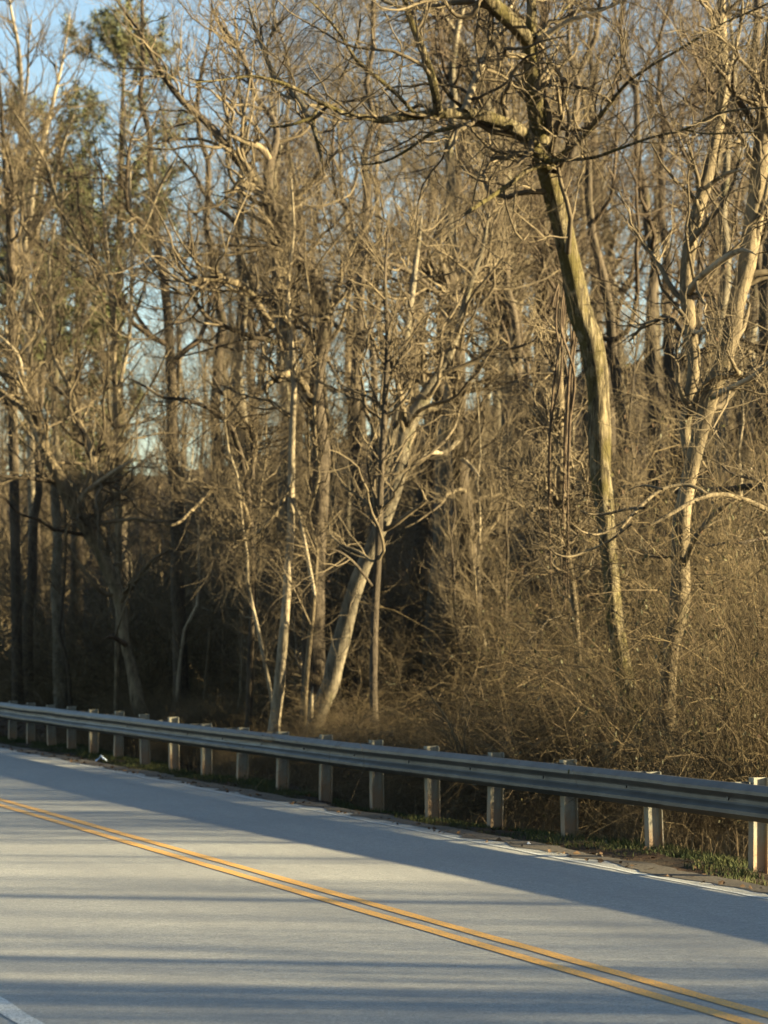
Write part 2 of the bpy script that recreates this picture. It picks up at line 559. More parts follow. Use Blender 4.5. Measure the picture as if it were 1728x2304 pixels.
# W-beam panels: profile (p offset towards the road is negative, z)
prof = [(0.0, 0.685), (-0.02, 0.682), (-0.055, 0.655), (-0.082, 0.635), (-0.083, 0.605), (-0.055, 0.583), (-0.01, 0.562), (0.0, 0.545), (0.0, 0.515),
        (-0.01, 0.498), (-0.055, 0.477), (-0.083, 0.455), (-0.082, 0.425), (-0.055, 0.405), (-0.02, 0.378), (0.0, 0.373)]
prof = [(a, 0.68 - (0.685 - z_) * 1.02) for a, z_ in prof]
pnl = 2 * SP
k0 = 0
mids = [(a + b_) / 2 for a, b_ in zip(s_posts[:-1], s_posts[1:])]
for ja in range(0, len(mids) - 2, 2):
    ss = np.linspace(mids[ja] - 0.16, mids[ja + 2] + 0.16, 12)
    lap = np.linspace(0.006, -0.006, 12) + 0.075
    V = []
    for j, (a, z_) in enumerate(prof):
        pp = railp(ss) + a + lap
        V.append(np.stack([pp * CA - ss * SA, pp * SA + ss * CA, np.full_like(ss, z_) + (vnoise(ss * .5, ss * 0, 8) - .5) * .012 + rr.normal() * .002], 1))
    V = np.stack(V, 0)
    inner = V.copy(); inner[:, :, 0] += 0.003 * CA; inner[:, :, 1] += 0.003 * SA
    A = np.concatenate([V, inner[::-1]], 0)
    k = np.arange(A.shape[0] * A.shape[1]).reshape(A.shape[:2])
    k2 = np.concatenate([k, k[:1]], 0)
    q = np.stack([k2[:-1, :-1], k2[1:, :-1], k2[1:, 1:], k2[:-1, 1:]], -1).reshape(-1, 4)
    me = mesh('rail_beam', [(A.reshape(-1, 3) - np.array(gb), q)], M['rail'], smooth=False)
    link('rail_beam', me, parent=guard)

# ------------------------------------------------------------------ traced trees
def curve_pts(poly, Y, dY=0.0, ground=False, jit=0.0, K=None, rr=rng):
    """poly: (x, y, width) in photo pixels; Y distance; dY drift in depth along it"""
    poly = [tuple(p) for p in poly]
    n = len(poly)
    out = []
    cum = [0]
    for i in range(1, n):
        cum.append(cum[-1] + math.hypot(poly[i][0] - poly[i - 1][0], poly[i][1] - poly[i - 1][1]))
    for i, (x, y, wd) in enumerate(poly):
        u = cum[i] / (cum[-1] + 1e-6)
        yy = Y + dY * u + jit * math.sin(3.1 * u * 2 + Y)
        P_ = px(x, y, yy)
        out.append([*P_, wd / 2 / F * yy])
    out = np.array(out)
    if ground:
        g = out[0].copy()
        zt = float(terr(g[0], g[1])) - 0.25
        if zt < g[2]:
            e = g.copy(); d = out[0][:3] - out[1][:3]
            d = d / (abs(d[2]) + 1e-6)
            e[:3] = out[0][:3] + d * (g[2] - zt) * np.array([0.5, 0.5, 1])
            e[2] = zt
            e[3] = g[3] * 1.35
            out = np.vstack([e, out])
    if K is None:
        K = max(8, min(60, int(cum[-1] / 22) + 4))
    return catmull(out, K)


def hero(name, label, cat, Y, main, limbs, bark_m, twigs=(160, 1100, 4200), seed=1, twlen=(1.2, 3.0), up=0.35, twig_m=None, ymin_twig=0, group=None, gkind='trunk', drift=None, t0=0.2):
    rr = np.random.default_rng(seed)
    q = curve_pts(main, Y, dY=rr.uniform(-1, 1), ground=True, jit=0.25)
    base = q[0, :3].copy(); base[2] += 0.25
    root = link(name, None, loc=tuple(base), label=label, cat=cat, group=group)
    link(gkind, trunk_mesh(name + '_' + gkind, q, base, bark_m, 16, 0.09, rr), parent=root)
    fam = [(q, True)]
    for L in limbs:
        dd = L.get('dY', rr.uniform(-3, 3)); y0 = L.get('Y', None)
        if y0 is None:   # start at the depth of the nearest point of what is built already
            best = None
            for f, _ in fam:
                P0 = px(L['p'][0][0], L['p'][0][1], Y)
                dist = np.hypot(f[:, 0] / f[:, 1] - P0[0] / P0[1], (f[:, 2] - H) / f[:, 1] - (P0[2] - H) / P0[1])
                j = int(dist.argmin())
                if best is None or dist[j] < best[0]:
                    best = (dist[j], f[j, 1])
            y0 = best[1]
        ql = curve_pts(L['p'], y0, dY=dd, jit=0.15)
        ql[-1, 3] *= 0.2; ql[-2, 3] *= 0.7
        link('limb', trunk_mesh(name + '_limb', ql, base, L.get('m', bark_m), 10, 0.08, rr), parent=root)
        fam.append((ql, L.get('tw', True)))
    # crown: branches and twigs grown from every limb
    Ps, Rs = [], []
    for i, (f, tw) in enumerate(fam):
        if not tw:
            continue
        if i == 0:
            f = f[int(len(f) * t0):]
        if len(f) < 3:
            continue
        g = catmull(f, 20)
        Ps.append(g[:, :3]); Rs.append(g[:, 3])
    P0 = np.stack(Ps) - base; R0 = np.abs(np.stack(Rs))
    tm = twig_m or M['twig']
    a1, b1 = spawn(P0, R0, twigs[0], twlen, (25, 75), 12, rr, 0.05, up * .7, 0.27, 0.5, 0.045, 0.007, drift=drift)
    a2, b2 = spawn(a1, b1, twigs[1], (0.5, 1.5), (25, 70), 7, rr, 0.1, up * .5, 0.19, 0.6, 0.012, 0.0032, drift=drift)
    a3, b3 = spawn(a2, b2, twigs[2], (0.2, 0.7), (20, 60), 4, rr, 0.1, up * .6, 0.13, 0.7, 0.005, 0.002, drift=drift)
    me = mesh(name + '_crown', [tubes(a1, b1, 5), tubes(a2, b2, 3), tubes(a3, b3, 3)], tm)
    link('crown', me, parent=root, kind='stuff')
    return root, fam


# the big forked tree right of centre
hero('large_forked_tree', 'large mossy forked tree right of centre with a thick limb arching to the left', 'tree', 36.5,
     [(1416, 1600, 52), (1400, 1497, 40), (1383, 1393, 38), (1374, 1289, 38), (1364, 1185, 40), (1353, 1080, 47), (1348, 976, 50), (1346, 872, 52), (1331, 768, 56), (1304, 703, 54), (1290, 625, 51), (1272, 547, 48), (1254, 469, 47), (1238, 400, 49), (1226, 360, 49), (1214, 300, 45), (1206, 245, 42), (1200, 182, 38), (1192, 104, 32), (1197, 30, 23), (1190, -60, 20), (1180, -160, 14)],
     [dict(p=[(1232, 372, 41), (1205, 335, 38), (1180, 303, 33), (1140, 279, 30), (1088, 262, 28), (1036, 255, 26), (990, 256, 22), (942, 260, 19), (864, 270, 16), (833, 266, 14), (781, 257, 12), (729, 234, 10), (651, 193, 8), (573, 172, 7), (500, 180, 5), (430, 186, 4)], dY=-3.5),
      dict(p=[(1190, 95, 31), (1165, 62, 40), (1130, 30, 38), (1095, -5, 34), (1050, -70, 27)], dY=-1.5),
      dict(p=[(1150, 288, 15), (1110, 279, 14), (1072, 279, 13), (1020, 286, 12), (968, 302, 9), (916, 338, 7), (864, 364, 6), (797, 372, 4)], dY=2.5),
      dict(p=[(986, 252, 25), (982, 225, 22), (973, 182, 21), (952, 115, 19), (926, 52, 16), (910, 0, 14), (898, -60, 11)], dY=-1),
      dict(p=[(1046, 250, 20), (1056, 215, 17), (1072, 177, 18), (1103, 104, 16), (1119, 73, 14), (1150, 10, 11), (1180, -60, 7)], dY=1.5, m=M['pale']),
      dict(p=[(1232, 368, 12), (1249, 357, 10), (1307, 312, 10), (1359, 250, 10), (1411, 187, 8), (1463, 150, 6), (1541, 104, 6), (1619, 57, 5), (1728, 8, 4), (1800, -30, 3)], dY=-4),
      dict(p=[(1236, 364, 11), (1270, 360, 9), (1333, 355, 8), (1385, 338, 7), (1463, 310, 6), (1541, 291, 6), (1619, 255, 5), (1708, 243, 4), (1790, 240, 3)], dY=-5),
      dict(p=[(1541, 292, 5), (1590, 301, 4), (1645, 299, 4), (1728, 296, 3)], dY=-1),
      dict(p=[(1204, 92, 18), (1223, 83, 16), (1281, 47, 12), (1333, 31, 9), (1385, 10, 7), (1440, -20, 4)], dY=-1, m=M['pale']),
      dict(p=[(1204, 85, 7), (1244, 47, 5), (1291, 0, 4), (1330, -50, 3)], dY=2),
      dict(p=[(1225, 370, 13), (1187, 383, 11), (1150, 412, 11), (1114, 437, 11), (1075, 462, 10), (1041, 484, 8)], dY=-1.5),
      dict(p=[(720, 232, 8), (703, 262, 8), (665, 278, 7), (625, 286, 6), (600, 280, 4)], dY=-0.5),
      dict(p=[(735, 240, 7), (718, 258, 11), (698, 271, 14), (684, 245, 16), (667, 219, 15), (645, 195, 14), (620, 172, 13), (603, 140, 11), (589, 104, 10), (570, 50, 7), (556, -10, 5)], dY=1.5, m=M['grey']),
      dict(p=[(700, 268, 13), (712, 310, 10), (720, 345, 7), (724, 368, 4)], dY=-.5),
      dict(p=[(945, 262, 9), (927, 250, 9), (900, 219, 9), (864, 187, 10), (830, 160, 9), (802, 135, 9), (783, 105, 8), (766, 78, 7), (729, 31, 6), (690, -5, 4)], dY=-1),
      dict(p=[(766, 175, 4), (790, 130, 5), (806, 80, 5), (812, 30, 4)], Y=36, dY=-1)],
     M['oak'], (170, 1000, 3600), seed=11, twlen=(0.9, 2.6), up=0.5, t0=0.62)

# the two-stemmed tree on the right
hero('twin_stemmed_tree', 'pale two stemmed bare tree at the right edge, its stems parting above the thicket', 'tree', 34.0,
     [(1500, 1620, 43), (1508, 1471, 35), (1524, 1400, 41), (1530, 1340, 45), (1531, 1280, 43), (1534, 1164, 40), (1545, 1100, 35), (1554, 1060, 35), (1572, 987, 35), (1590, 915, 40), (1613, 850, 43), (1645, 755, 43), (1661, 667, 43), (1680, 599, 43), (1692, 510, 44), (1703, 443, 41), (1713, 339, 39), (1722, 234, 35), (1729, 130, 30), (1742, 30, 25), (1750, -70, 18)],
     [dict(p=[(1560, 1040, 20), (1545, 1010, 21), (1541, 960, 25), (1551, 898, 27), (1562, 820, 28), (1557, 768, 28), (1551, 725, 30), (1544, 651, 30), (1551, 562, 31), (1567, 484, 30), (1588, 411, 31), (1609, 323, 29), (1622, 245, 25), (1628, 156, 22), (1625, 68, 20), (1622, 0, 18), (1612, -80, 11)], dY=2),
      dict(p=[(1618, 260, 11), (1630, 208, 11), (1645, 140, 10), (1664, 68, 9), (1671, 0, 8)], dY=-1, m=M['pale']),
      dict(p=[(1546, 664, 18), (1565, 635, 17), (1593, 609, 15), (1635, 578, 15), (1671, 562, 11), (1700, 572, 7)], dY=-2, m=M['pale']),
      dict(p=[(1586, 425, 12), (1605, 410, 11), (1635, 390, 10), (1671, 382, 7)], dY=-1, m=M['pale']),
      dict(p=[(1592, 905, 15), (1612, 888, 15), (1656, 867, 13), (1697, 846, 13), (1735, 812, 12), (1790, 770, 9)], dY=-2, m=M['pale']),
      dict(p=[(1552, 745, 11), (1580, 747, 10), (1614, 740, 7)], dY=-.6, m=M['pale']),
      dict(p=[(1532, 1290, 15), (1560, 1220, 15), (1580, 1190, 15), (1610, 1155, 15), (1643, 1130, 11)], dY=-1),
      dict(p=[(1696, 505, 12), (1715, 480, 11), (1740, 440, 10), (1790, 400, 7)], dY=-1, m=M['pale'])],
     M['mid'], (60, 420, 1600), seed=12, twlen=(0.9, 2.4), up=0.4, t0=0.45)

# low arching limbs entering from the right
hero('low_limbed_tree', 'small pale tree on the right edge with long low limbs arching left across the thicket', 'tree', 31.0,
     [(1860, 1700, 30), (1850, 1500, 27), (1830, 1300, 25), (1815, 1180, 23), (1800, 1050, 20), (1790, 900, 17), (1800, 700, 13), (1790, 500, 8)],
     [dict(p=[(1815, 1185, 14), (1770, 1165, 13), (1728, 1148, 13), (1676, 1125, 12), (1619, 1112, 11), (1567, 1124, 10), (1515, 1153, 9), (1470, 1178, 7), (1440, 1190, 4)], dY=-1.2, m=M['mid'], tw=False),
      dict(p=[(1590, 1112, 9), (1568, 1098, 9), (1541, 1091, 8), (1489, 1101, 8), (1437, 1143, 8), (1405, 1180, 6), (1375, 1212, 4)], dY=-.6, m=M['mid'], tw=False),
      dict(p=[(1450, 1143, 7), (1415, 1145, 6), (1355, 1158, 6), (1320, 1155, 4), (1303, 1146, 2.5)], dY=.4, m=M['mid'], tw=False),
      dict(p=[(1430, 1155, 6), (1395, 1180, 5), (1350, 1202, 5), (1310, 1196, 4), (1282, 1172, 2.5)], dY=-.3, m=M['mid'], tw=False),
      dict(p=[(1420, 1180, 6), (1370, 1218, 6), (1320, 1240, 5), (1281, 1253, 5), (1245, 1243, 4), (1222, 1214, 2.5)], dY=.2, m=M['mid'], tw=False),
      dict(p=[(1490, 1101, 6), (1450, 1092, 5), (1420, 1100, 4), (1385, 1130, 3)], dY=.3, m=M['mid'], tw=False),
      dict(p=[(1805, 1120, 22), (1770, 1112, 20), (1728, 1102, 17), (1690, 1094, 16), (1660, 1098, 14), (1620, 1102, 12), (1583, 1098, 8)], dY=1.2, m=M['brown']),
      dict(p=[(1812, 1175, 9), (1760, 1200, 8), (1700, 1215, 7), (1640, 1225, 5)], dY=-1, m=M['brown'])],
     M['mid'], (26, 130, 450), seed=13, twlen=(0.5, 1.3), up=0.15, t0=0.3)

# crooked tree left of centre
hero('crooked_tree', 'tall crooked tree left of centre whose dark trunk zigzags towards the upper left', 'tree', 48.5,
     [(704, 1600, 55), (706, 1445, 51), (706, 1341, 48), (711, 1237, 43), (719, 1133, 39), (724, 1028, 38), (716, 950, 36), (710, 880, 32), (715, 820, 30), (729, 768, 30), (733, 715, 30), (723, 667, 32), (700, 614, 37), (655, 562, 38), (622, 500, 32), (600, 443, 28), (568, 396, 24), (521, 344, 21), (469, 281, 15), (406, 224, 13), (359, 156, 10), (312, 68, 8), (262, 0, 5), (240, -50, 3)],
     [dict(p=[(602, 447, 25), (603, 405, 25), (607, 365, 24), (622, 315, 16), (618, 276, 15), (600, 248, 14), (578, 224, 13), (562, 180, 13), (550, 135, 12), (520, 85, 10), (495, 52, 9), (469, 0, 7)], dY=2),
      dict(p=[(606, 360, 17), (598, 345, 17), (583, 330, 15), (550, 318, 13), (515, 304, 9)], dY=-1, m=M['mid']),
      dict(p=[(626, 500, 16), (645, 470, 15), (661, 446, 15), (685, 425, 14), (712, 395, 12), (745, 355, 9), (770, 330, 5)], dY=-1, m=M['mid']),
      dict(p=[(600, 450, 17), (580, 432, 17), (552, 420, 17), (520, 430, 14), (498, 434, 10)], dY=-.6, m=M['mid']),
      dict(p=[(733, 720, 15), (755, 660, 15), (770, 610, 14), (790, 560, 13), (822, 510, 12), (845, 460, 8)], dY=2, m=M['mid']),
      dict(p=[(700, 905, 28), (672, 862, 28), (652, 812, 25), (640, 745, 25), (625, 677, 25), (622, 610, 24), (610, 540, 23), (598, 480, 17)], dY=3, m=M['mid']),
      dict(p=[(612, 735, 16), (597, 712, 17), (578, 682, 17), (556, 652, 17), (530, 636, 17), (500, 628, 17), (469, 625, 17), (442, 634, 18), (426, 643, 16)], Y=49, dY=-2, m=M['mid']),
      dict(p=[(640, 775, 13), (600, 765, 12), (562, 755, 12), (495, 729, 10), (453, 698, 10), (422, 635, 9), (401, 594, 8), (380, 560, 5)], dY=-2, m=M['brown']),
      dict(p=[(690, 880, 21), (672, 850, 16), (640, 842, 15), (600, 868, 12), (585, 880, 8)], dY=-2, m=M['mid'])],
     M['brown'], (110, 650, 2500), seed=14, twlen=(1.4, 4.0), up=0.7, t0=0.42, drift=(-.25, 0, .1))

# thin sunlit trunk
hero('slim_sunlit_tree', 'slim tree with a bright golden trunk behind the guardrail, left of centre', 'tree', 47.0,
     [(617, 1640, 27), (624, 1580, 25), (630, 1523, 24), (641, 1393, 20), (648, 1289, 18), (654, 1185, 17), (656, 1028, 15), (659, 924, 14), (661, 872, 13), (655, 780, 12), (648, 650, 10), (660, 520, 7), (655, 400, 4)],
     [dict(p=[(650, 1115, 9), (668, 1145, 8), (680, 1190, 8), (695, 1270, 9), (705, 1320, 8), (710, 1350, 4)], dY=-1, m=M['pale'], tw=False),
      dict(p=[(657, 1085, 9), (630, 1140, 8), (600, 1180, 8), (560, 1212, 8), (520, 1215, 6), (470, 1205, 4)], dY=-1, m=M['mid'])],
     M['pale'], (60, 400, 1500), seed=15, twlen=(0.8, 2.0), up=0.3, t0=0.55)

# leaning tree
hero('leaning_tree', 'bare tree leaning strongly to the right with a sunlit mossy foot just behind the guardrail', 'tree', 46.0,
     [(706, 1635, 38), (724, 1585, 39), (745, 1536, 40), (752, 1497, 42), (774, 1419, 38), (790, 1356, 35), (812, 1289, 35), (846, 1211, 32), (868, 1159, 35), (892, 1080, 38), (911, 976, 38), (938, 924, 34), (973, 862, 26), (1003, 815, 21), (1030, 740, 18), (1055, 650, 14), (1085, 560, 10), (1100, 480, 6)],
     [dict(p=[(866, 1150, 28), (868, 1100, 28), (876, 1028, 25), (888, 960, 22), (900, 898, 20), (909, 794, 18), (925, 680, 15), (940, 560, 10), (950, 480, 5)], dY=2),
      dict(p=[(700, 1640, 15), (700, 1590, 11), (704, 1545, 6)], dY=-.2, m=M['pale'], tw=False)],
     M['grey'], (50, 320, 1100), seed=16, twlen=(1.2, 3.4), up=0.5, t0=0.35)

hero('dark_slender_tree', 'dark slender upright tree crossing in front of the leaning one', 'tree', 44.0,
     [(842, 1640, 20), (840, 1500, 18), (845, 1350, 17), (853, 1200, 16), (858, 1050, 14), (866, 900, 13), (872, 760, 11), (866, 640, 8), (872, 520, 4)],
     [dict(p=[(845, 1330, 7), (800, 1270, 6), (760, 1240, 5), (715, 1230, 3)], dY=-1)],
     M['brown'], (40, 220, 800), seed=17, twlen=(1.0, 2.6), up=0.5, t0=0.35)

hero('broken_topped_tree', 'dark twisted tree with a splintered broken top, left of the large forked tree', 'tree', 50.0,
     [(1075, 1560, 42), (1068, 1445, 40), (1060, 1289, 40), (1048, 1185, 36), (1038, 1080, 34), (1031, 976, 33), (1031, 872, 31), (1030, 790, 33), (1025, 703, 37), (1018, 660, 37), (1014, 615, 24)],
     [dict(p=[(1018, 675, 22), (1005, 645, 20), (994, 600, 13), (990, 575, 6)], dY=-.5),
      dict(p=[(1026, 700, 22), (1045, 670, 20), (1064, 640, 14), (1075, 622, 6)], dY=.5),
      dict(p=[(1018, 690, 18), (990, 665, 15), (965, 645, 14), (926, 614, 12), (890, 597, 10), (864, 588, 9), (838, 566, 8), (815, 540, 4)], dY=-2),
      dict(p=[(1028, 690, 16), (1050, 640, 14), (1065, 580, 13), (1080, 520, 11), (1105, 470, 8), (1120, 400, 4)], dY=2),
      dict(p=[(1033, 990, 11), (1000, 1020, 10), (985, 1018, 10), (960, 1020, 9), (948, 1032, 6)], dY=-1, m=M['pale'], tw=False),
      dict(p=[(1035, 1030, 11), (1060, 1050, 10), (1080, 1075, 7)], dY=-1, m=M['pale'], tw=False)],
     M['brown'], (60, 420, 1600), seed=18, twlen=(1.2, 3.4), up=0.6, t0=0.4)

hero('straight_grey_tree', 'thick straight grey trunk standing behind and left of the large forked tree', 'tree', 60.0,
     [(1175, 1500, 48), (1166, 1341, 46), (1161, 1237, 44), (1150, 1080, 43), (1148, 924, 42), (1145, 768, 42), (1143, 620, 41), (1138, 450, 38), (1122, 340, 34), (1085, 212, 28), (1046, 130, 27), (1015, 73, 26), (968, 0, 22), (920, -90, 14)],
     [dict(p=[(1132, 400, 20), (1130, 300, 20), (1118, 190, 18), (1100, 100, 15), (1085, 0, 12), (1080, -90, 8)], dY=3),
      dict(p=[(1148, 960, 9), (1180, 950, 8), (1210, 935, 7), (1240, 945, 3)], dY=-1, m=M['brown'])],
     M['grey'], (160, 1000, 4000), seed=19, twlen=(1.2, 3.6), up=0.6, t0=0.4)

rt, famv = hero('vine_wrapped_tree', 'slim tree wrapped in reddish hanging vines beside the large forked tree', 'tree', 39.0,
     [(1304, 1640, 22), (1301, 1523, 18), (1296, 1393, 15), (1283, 1289, 15), (1268, 1200, 18), (1262, 1132, 22), (1263, 1002, 21), (1261, 900, 18), (1258, 800, 14), (1262, 700, 9)],
     [], M['mid'], (40, 300, 1100), seed=20, twlen=(0.5, 1.5), up=0.1, t0=0.35)
# vines climbing it and hanging from the big tree
rr = np.random.default_rng(44)
vroot = link('hanging_vine', None, loc=tuple(px(1265, 1200, 38.4)), label='reddish brown vines hanging down along the vine wrapped slim tree beside the forked trunk', cat='vine')
vb = np.array(vroot.location)
for k in range(9):
    x0 = 1235 + rr.uniform(0, 45); x1 = 1275 + rr.uniform(-25, 28)
    top = rr.uniform(560, 720)
    pts = [(x0, 1180 + rr.uniform(-60, 200), 3.5), (x0 + rr.uniform(-8, 12), 1000, 5), (x0 + 15 + rr.uniform(-8, 8), 850, 5), (x1, 740, 4.5), (x1 + 6, 640, 4), (x1 + rr.uniform(-12, 8), top, 3)]
    q = curve_pts(pts, 38.4 + rr.uniform(-.6, .6), dY=-1.5, jit=.2)
    link('stem', trunk_mesh('vine_stem', q, vb, M['vine'], 6, .15, rr), parent=vroot)

hero('left_leaning_tree', 'dark tree at far left leaning left from its foot behind the rail', 'tree', 56.0,
     [(322, 1620, 34), (312, 1590, 32), (297, 1507, 24), (281, 1440, 22), (268, 1350, 26), (229, 1247, 32), (193, 1185, 34), (156, 1122, 31), (130, 1070, 28), (99, 1012, 23), (68, 940, 18), (31, 903, 15), (0, 880, 12), (-40, 820, 9)],
     [dict(p=[(283, 1450, 14), (250, 1432, 9), (232, 1440, 5)], dY=-.5, m=M['vine']),
      dict(p=[(215, 1225, 20), (222, 1120, 18), (212, 1060, 18), (206, 1010, 17), (177, 950, 14), (156, 872, 12), (120, 800, 10), (95, 720, 8), (60, 640, 5)], dY=2),
      dict(p=[(150, 1115, 13), (120, 1085, 12), (80, 1078, 9), (40, 1074, 9), (0, 1070, 7), (-40, 1060, 5)], dY=-1, m=M['brown']),
      dict(p=[(95, 1005, 13), (75, 950, 12), (60, 900, 12), (50, 845, 11), (40, 800, 10), (15, 770, 7), (-20, 740, 4)], dY=-1, m=M['pale']),
      dict(p=[(170, 1140, 14), (190, 1110, 13), (215, 1090, 12), (262, 1058, 10), (310, 1030, 8)], dY=-1, m=M['pale'])],
     M['mid'], (90, 650, 2600), seed=21, twlen=(1.2, 3.6), up=0.6, t0=0.3)

hero('arched_limb_tree', 'small dark tree whose thin trunk bows over to the left in an arch', 'tree', 48.5,
     [(560, 1600, 15), (565, 1450, 14), (570, 1300, 13), (562, 1150, 13), (548, 1050, 12), (536, 1005, 12), (521, 966, 12), (500, 940, 11), (479, 924, 10), (432, 903, 9), (400, 897, 8), (365, 893, 7), (323, 867, 5), (290, 850, 3)],
     [dict(p=[(568, 1080, 9), (566, 985, 8), (545, 940, 8), (521, 905, 7), (497, 880, 6), (470, 830, 4)], dY=1),
      dict(p=[(562, 1180, 10), (540, 1120, 9), (495, 1090, 9), (460, 1120, 9), (430, 1150, 8), (395, 1180, 7), (360, 1180, 4)], dY=-1, m=M['mid'])],
     M['brown'], (50, 350, 1300), seed=22, twlen=(0.6, 1.8), up=0.3, t0=0.45)

hero('thorny_left_tree', 'thin tree at left whose long diagonal stem runs towards the top left corner', 'tree', 59.0,
     [(262, 1620, 14), (266, 1400, 13), (268, 1200, 12), (262, 1000, 12), (258, 850, 12), (256, 720, 12), (247, 660, 11), (228, 610, 10), (198, 573, 9), (165, 520, 8), (135, 469, 8), (120, 420, 7), (105, 370, 6), (70, 310, 5), (30, 250, 4)],
     [dict(p=[(250, 670, 8), (244, 600, 8), (237, 521, 8), (232, 460, 7), (229, 396, 6), (215, 330, 4)], dY=2, m=M['pale']),
      dict(p=[(262, 900, 9), (290, 760, 9), (296, 640, 8), (297, 521, 8), (292, 430, 8), (292, 365, 7), (280, 300, 6), (285, 220, 4)], dY=2, m=M['pale']),
      dict(p=[(296, 560, 8), (330, 500, 7), (360, 420, 7), (388, 370, 6), (400, 350, 4)], dY=-2, m=M['pale']),
      dict(p=[(262, 1000, 7), (300, 930, 6), (350, 850, 5), (380, 780, 4)], dY=-2)],
     M['mid'], (100, 700, 2600), seed=23, twlen=(0.9, 2.6), up=0.5, t0=0.4, drift=(-.3, 0, .1))

hero('left_edge_tree', 'dark straight tree cut by the left edge of the picture below the open sky', 'tree', 68.0,
     [(40, 1560, 26), (36, 1300, 24), (30, 1000, 22), (26, 700, 20), (22, 500, 18), (14, 400, 14), (8, 320, 11), (2, 230, 8), (-5, 150, 5)],
     [dict(p=[(22, 500, 9), (30, 420, 8), (20, 360, 6), (0, 300, 4)], dY=-2)],
     M['brown'], (60, 400, 1500), seed=24, twlen=(0.9, 2.6), up=0.5, t0=0.4)

hero('pale_skyline_tree', 'tall pale slender tree reaching into the open sky at the top left', 'tree', 82.0,
     [(75, 1350, 20), (70, 1000, 19), (62, 700, 17), (52, 500, 15), (47, 400, 14), (49, 290, 13), (48, 200, 11), (42, 110, 9), (28, 40, 7), (15, -30, 5)],
     [dict(p=[(60, 620, 14), (68, 500, 13), (78, 400, 12), (105, 290, 11), (120, 225, 9), (138, 150, 7), (150, 80, 5), (160, 20, 3)], dY=3),
      dict(p=[(49, 260, 7), (62, 180, 6), (64, 100, 5), (72, 30, 4)], dY=-2),
      dict(p=[(65, 560, 15), (95, 480, 13), (115, 440, 12), (140, 330, 8), (170, 250, 5)], dY=-3)],
     M['pale'], (120, 650, 2200), seed=25, twlen=(1.4, 4.0), up=0.8, t0=0.45)

# ------------------------------------------------------------------ pines
def pine(label, x, Y, ytop, r, cx, seed, ycut):
    rr = np.random.default_rng(seed)
    top = px(x, ytop, Y)
    gz = float(terr(top[0], Y))
    hgt = top[2] - gz
    root = link('pine_tree', None, loc=(top[0], Y, gz), label=label, cat='pine tree')
    K = 16
    tt = np.linspace(0, 1, K)
    P = np.stack([rr.normal() * .4 * np.sin(tt * 3), rr.normal() * .3 * tt, tt * hgt - .2], 1)
    q = np.concatenate([P, (0.26 * (1 - .85 * tt))[:, None]], 1)
    link('trunk', trunk_mesh('pine_trunk', q, np.zeros(3), M['brown'], 10, .06, rr), parent=root)
    nb = 80
    P0 = P[None]; R0 = q[None, :, 3]
    a1, b1 = spawn(P0, R0, nb, (r * .5, r * 1.15), (55, 95), 7, rr, ycut, .5, .12, .35, .05, .012)
    a2, b2 = spawn(a1, b1, nb * 7, (.4, 1.1), (25, 60), 4, rr, .3, .4, .15, .6, .015, .006)
    link('branches', mesh('pine_branches', [tubes(a1, b1, 5), tubes(a2, b2, 3)], M['brown']), parent=root)
    ends = a2[:, 1:].reshape(-1, 3)
    n = 15
    cc = np.repeat(ends, n, axis=0)
    d = norm(rr.normal(size=cc.shape) + np.array([0, 0, .35]))
    L = rr.uniform(.12, .30, (len(cc), 1))
    b_ = norm(np.cross(d, rr.normal(size=cc.shape))) * .018
    v = np.stack([cc - b_, cc + b_, cc + d * L + b_ * .3, cc + d * L - b_ * .3], 1).reshape(-1, 3)
    qd = np.arange(len(v)).reshape(-1, 4)
    link('foliage', mesh('pine_foliage', [(v, qd)], M['needle']), parent=root, kind='stuff')


pine('green pine rising highest against the sky at upper left', 285, 96, 60, 4.4, 0, 51, .6)
pine('yellow green pine behind the pale skyline tree at the left edge', 100, 88, 275, 2.8, 0, 52, .55)
pine('dark pine half hidden behind thin branches below the highest pine', 175, 92, 440, 3.0, 0, 53, .4)

# ------------------------------------------------------------------ repeated woodland trees
def tall_variant(seed, hgt=20.0, lean=.03, twm=None, barkm=None, dens=1.0, r=.17, start=.30):
    rr = np.random.default_rng(seed)
    K = 24
    tt = np.linspace(0, 1, K)
    wob = np.cumsum(rr.normal(size=(K, 2)) * .16, axis=0)
    wob = wob - wob[:1]
    P = np.concatenate([wob * tt[:, None] + tt[:, None] ** 1.3 * rr.normal(size=(1, 2)) * lean * hgt, (tt * hgt - .3)[:, None]], 1)
    rad = r * (1 - .88 * tt) + .05 * np.exp(-tt * 30)
    q = np.concatenate([P, rad[:, None]], 1)
    tm = trunk_mesh('tall_trunk', q, np.zeros(3), barkm or M['mid'], 10, .08, rr)
    P0 = P[None]; R0 = rad[None]
    a0, b0 = spawn(P0, R0, int(20 * dens), (2.5, 7.0), (25, 75), 12, rr, start, .55, .24, .6, .10, .022)
    a1, b1 = spawn(np.concatenate([a0]), b0, int(130 * dens), (1.2, 3.4), (30, 75), 8, rr, .15, .4, .26, .6, .04, .011)
    a2, b2 = spawn(a1, b1, int(620 * dens), (.6, 1.7), (25, 70), 5, rr, .1, .3, .18, .65, .012, .0055)
    a3, b3 = spawn(a2, b2, int(2000 * dens), (.3, .9), (25, 70), 4, rr, .1, .2, .15, .8, .006, .0038)
    cm = mesh('tall_crown', [tubes(a0, b0, 6), tubes(a1, b1, 4), tubes(a2, b2, 3), tubes(a3, b3, 3)], twm or M['twig_far'])
    return tm, cm


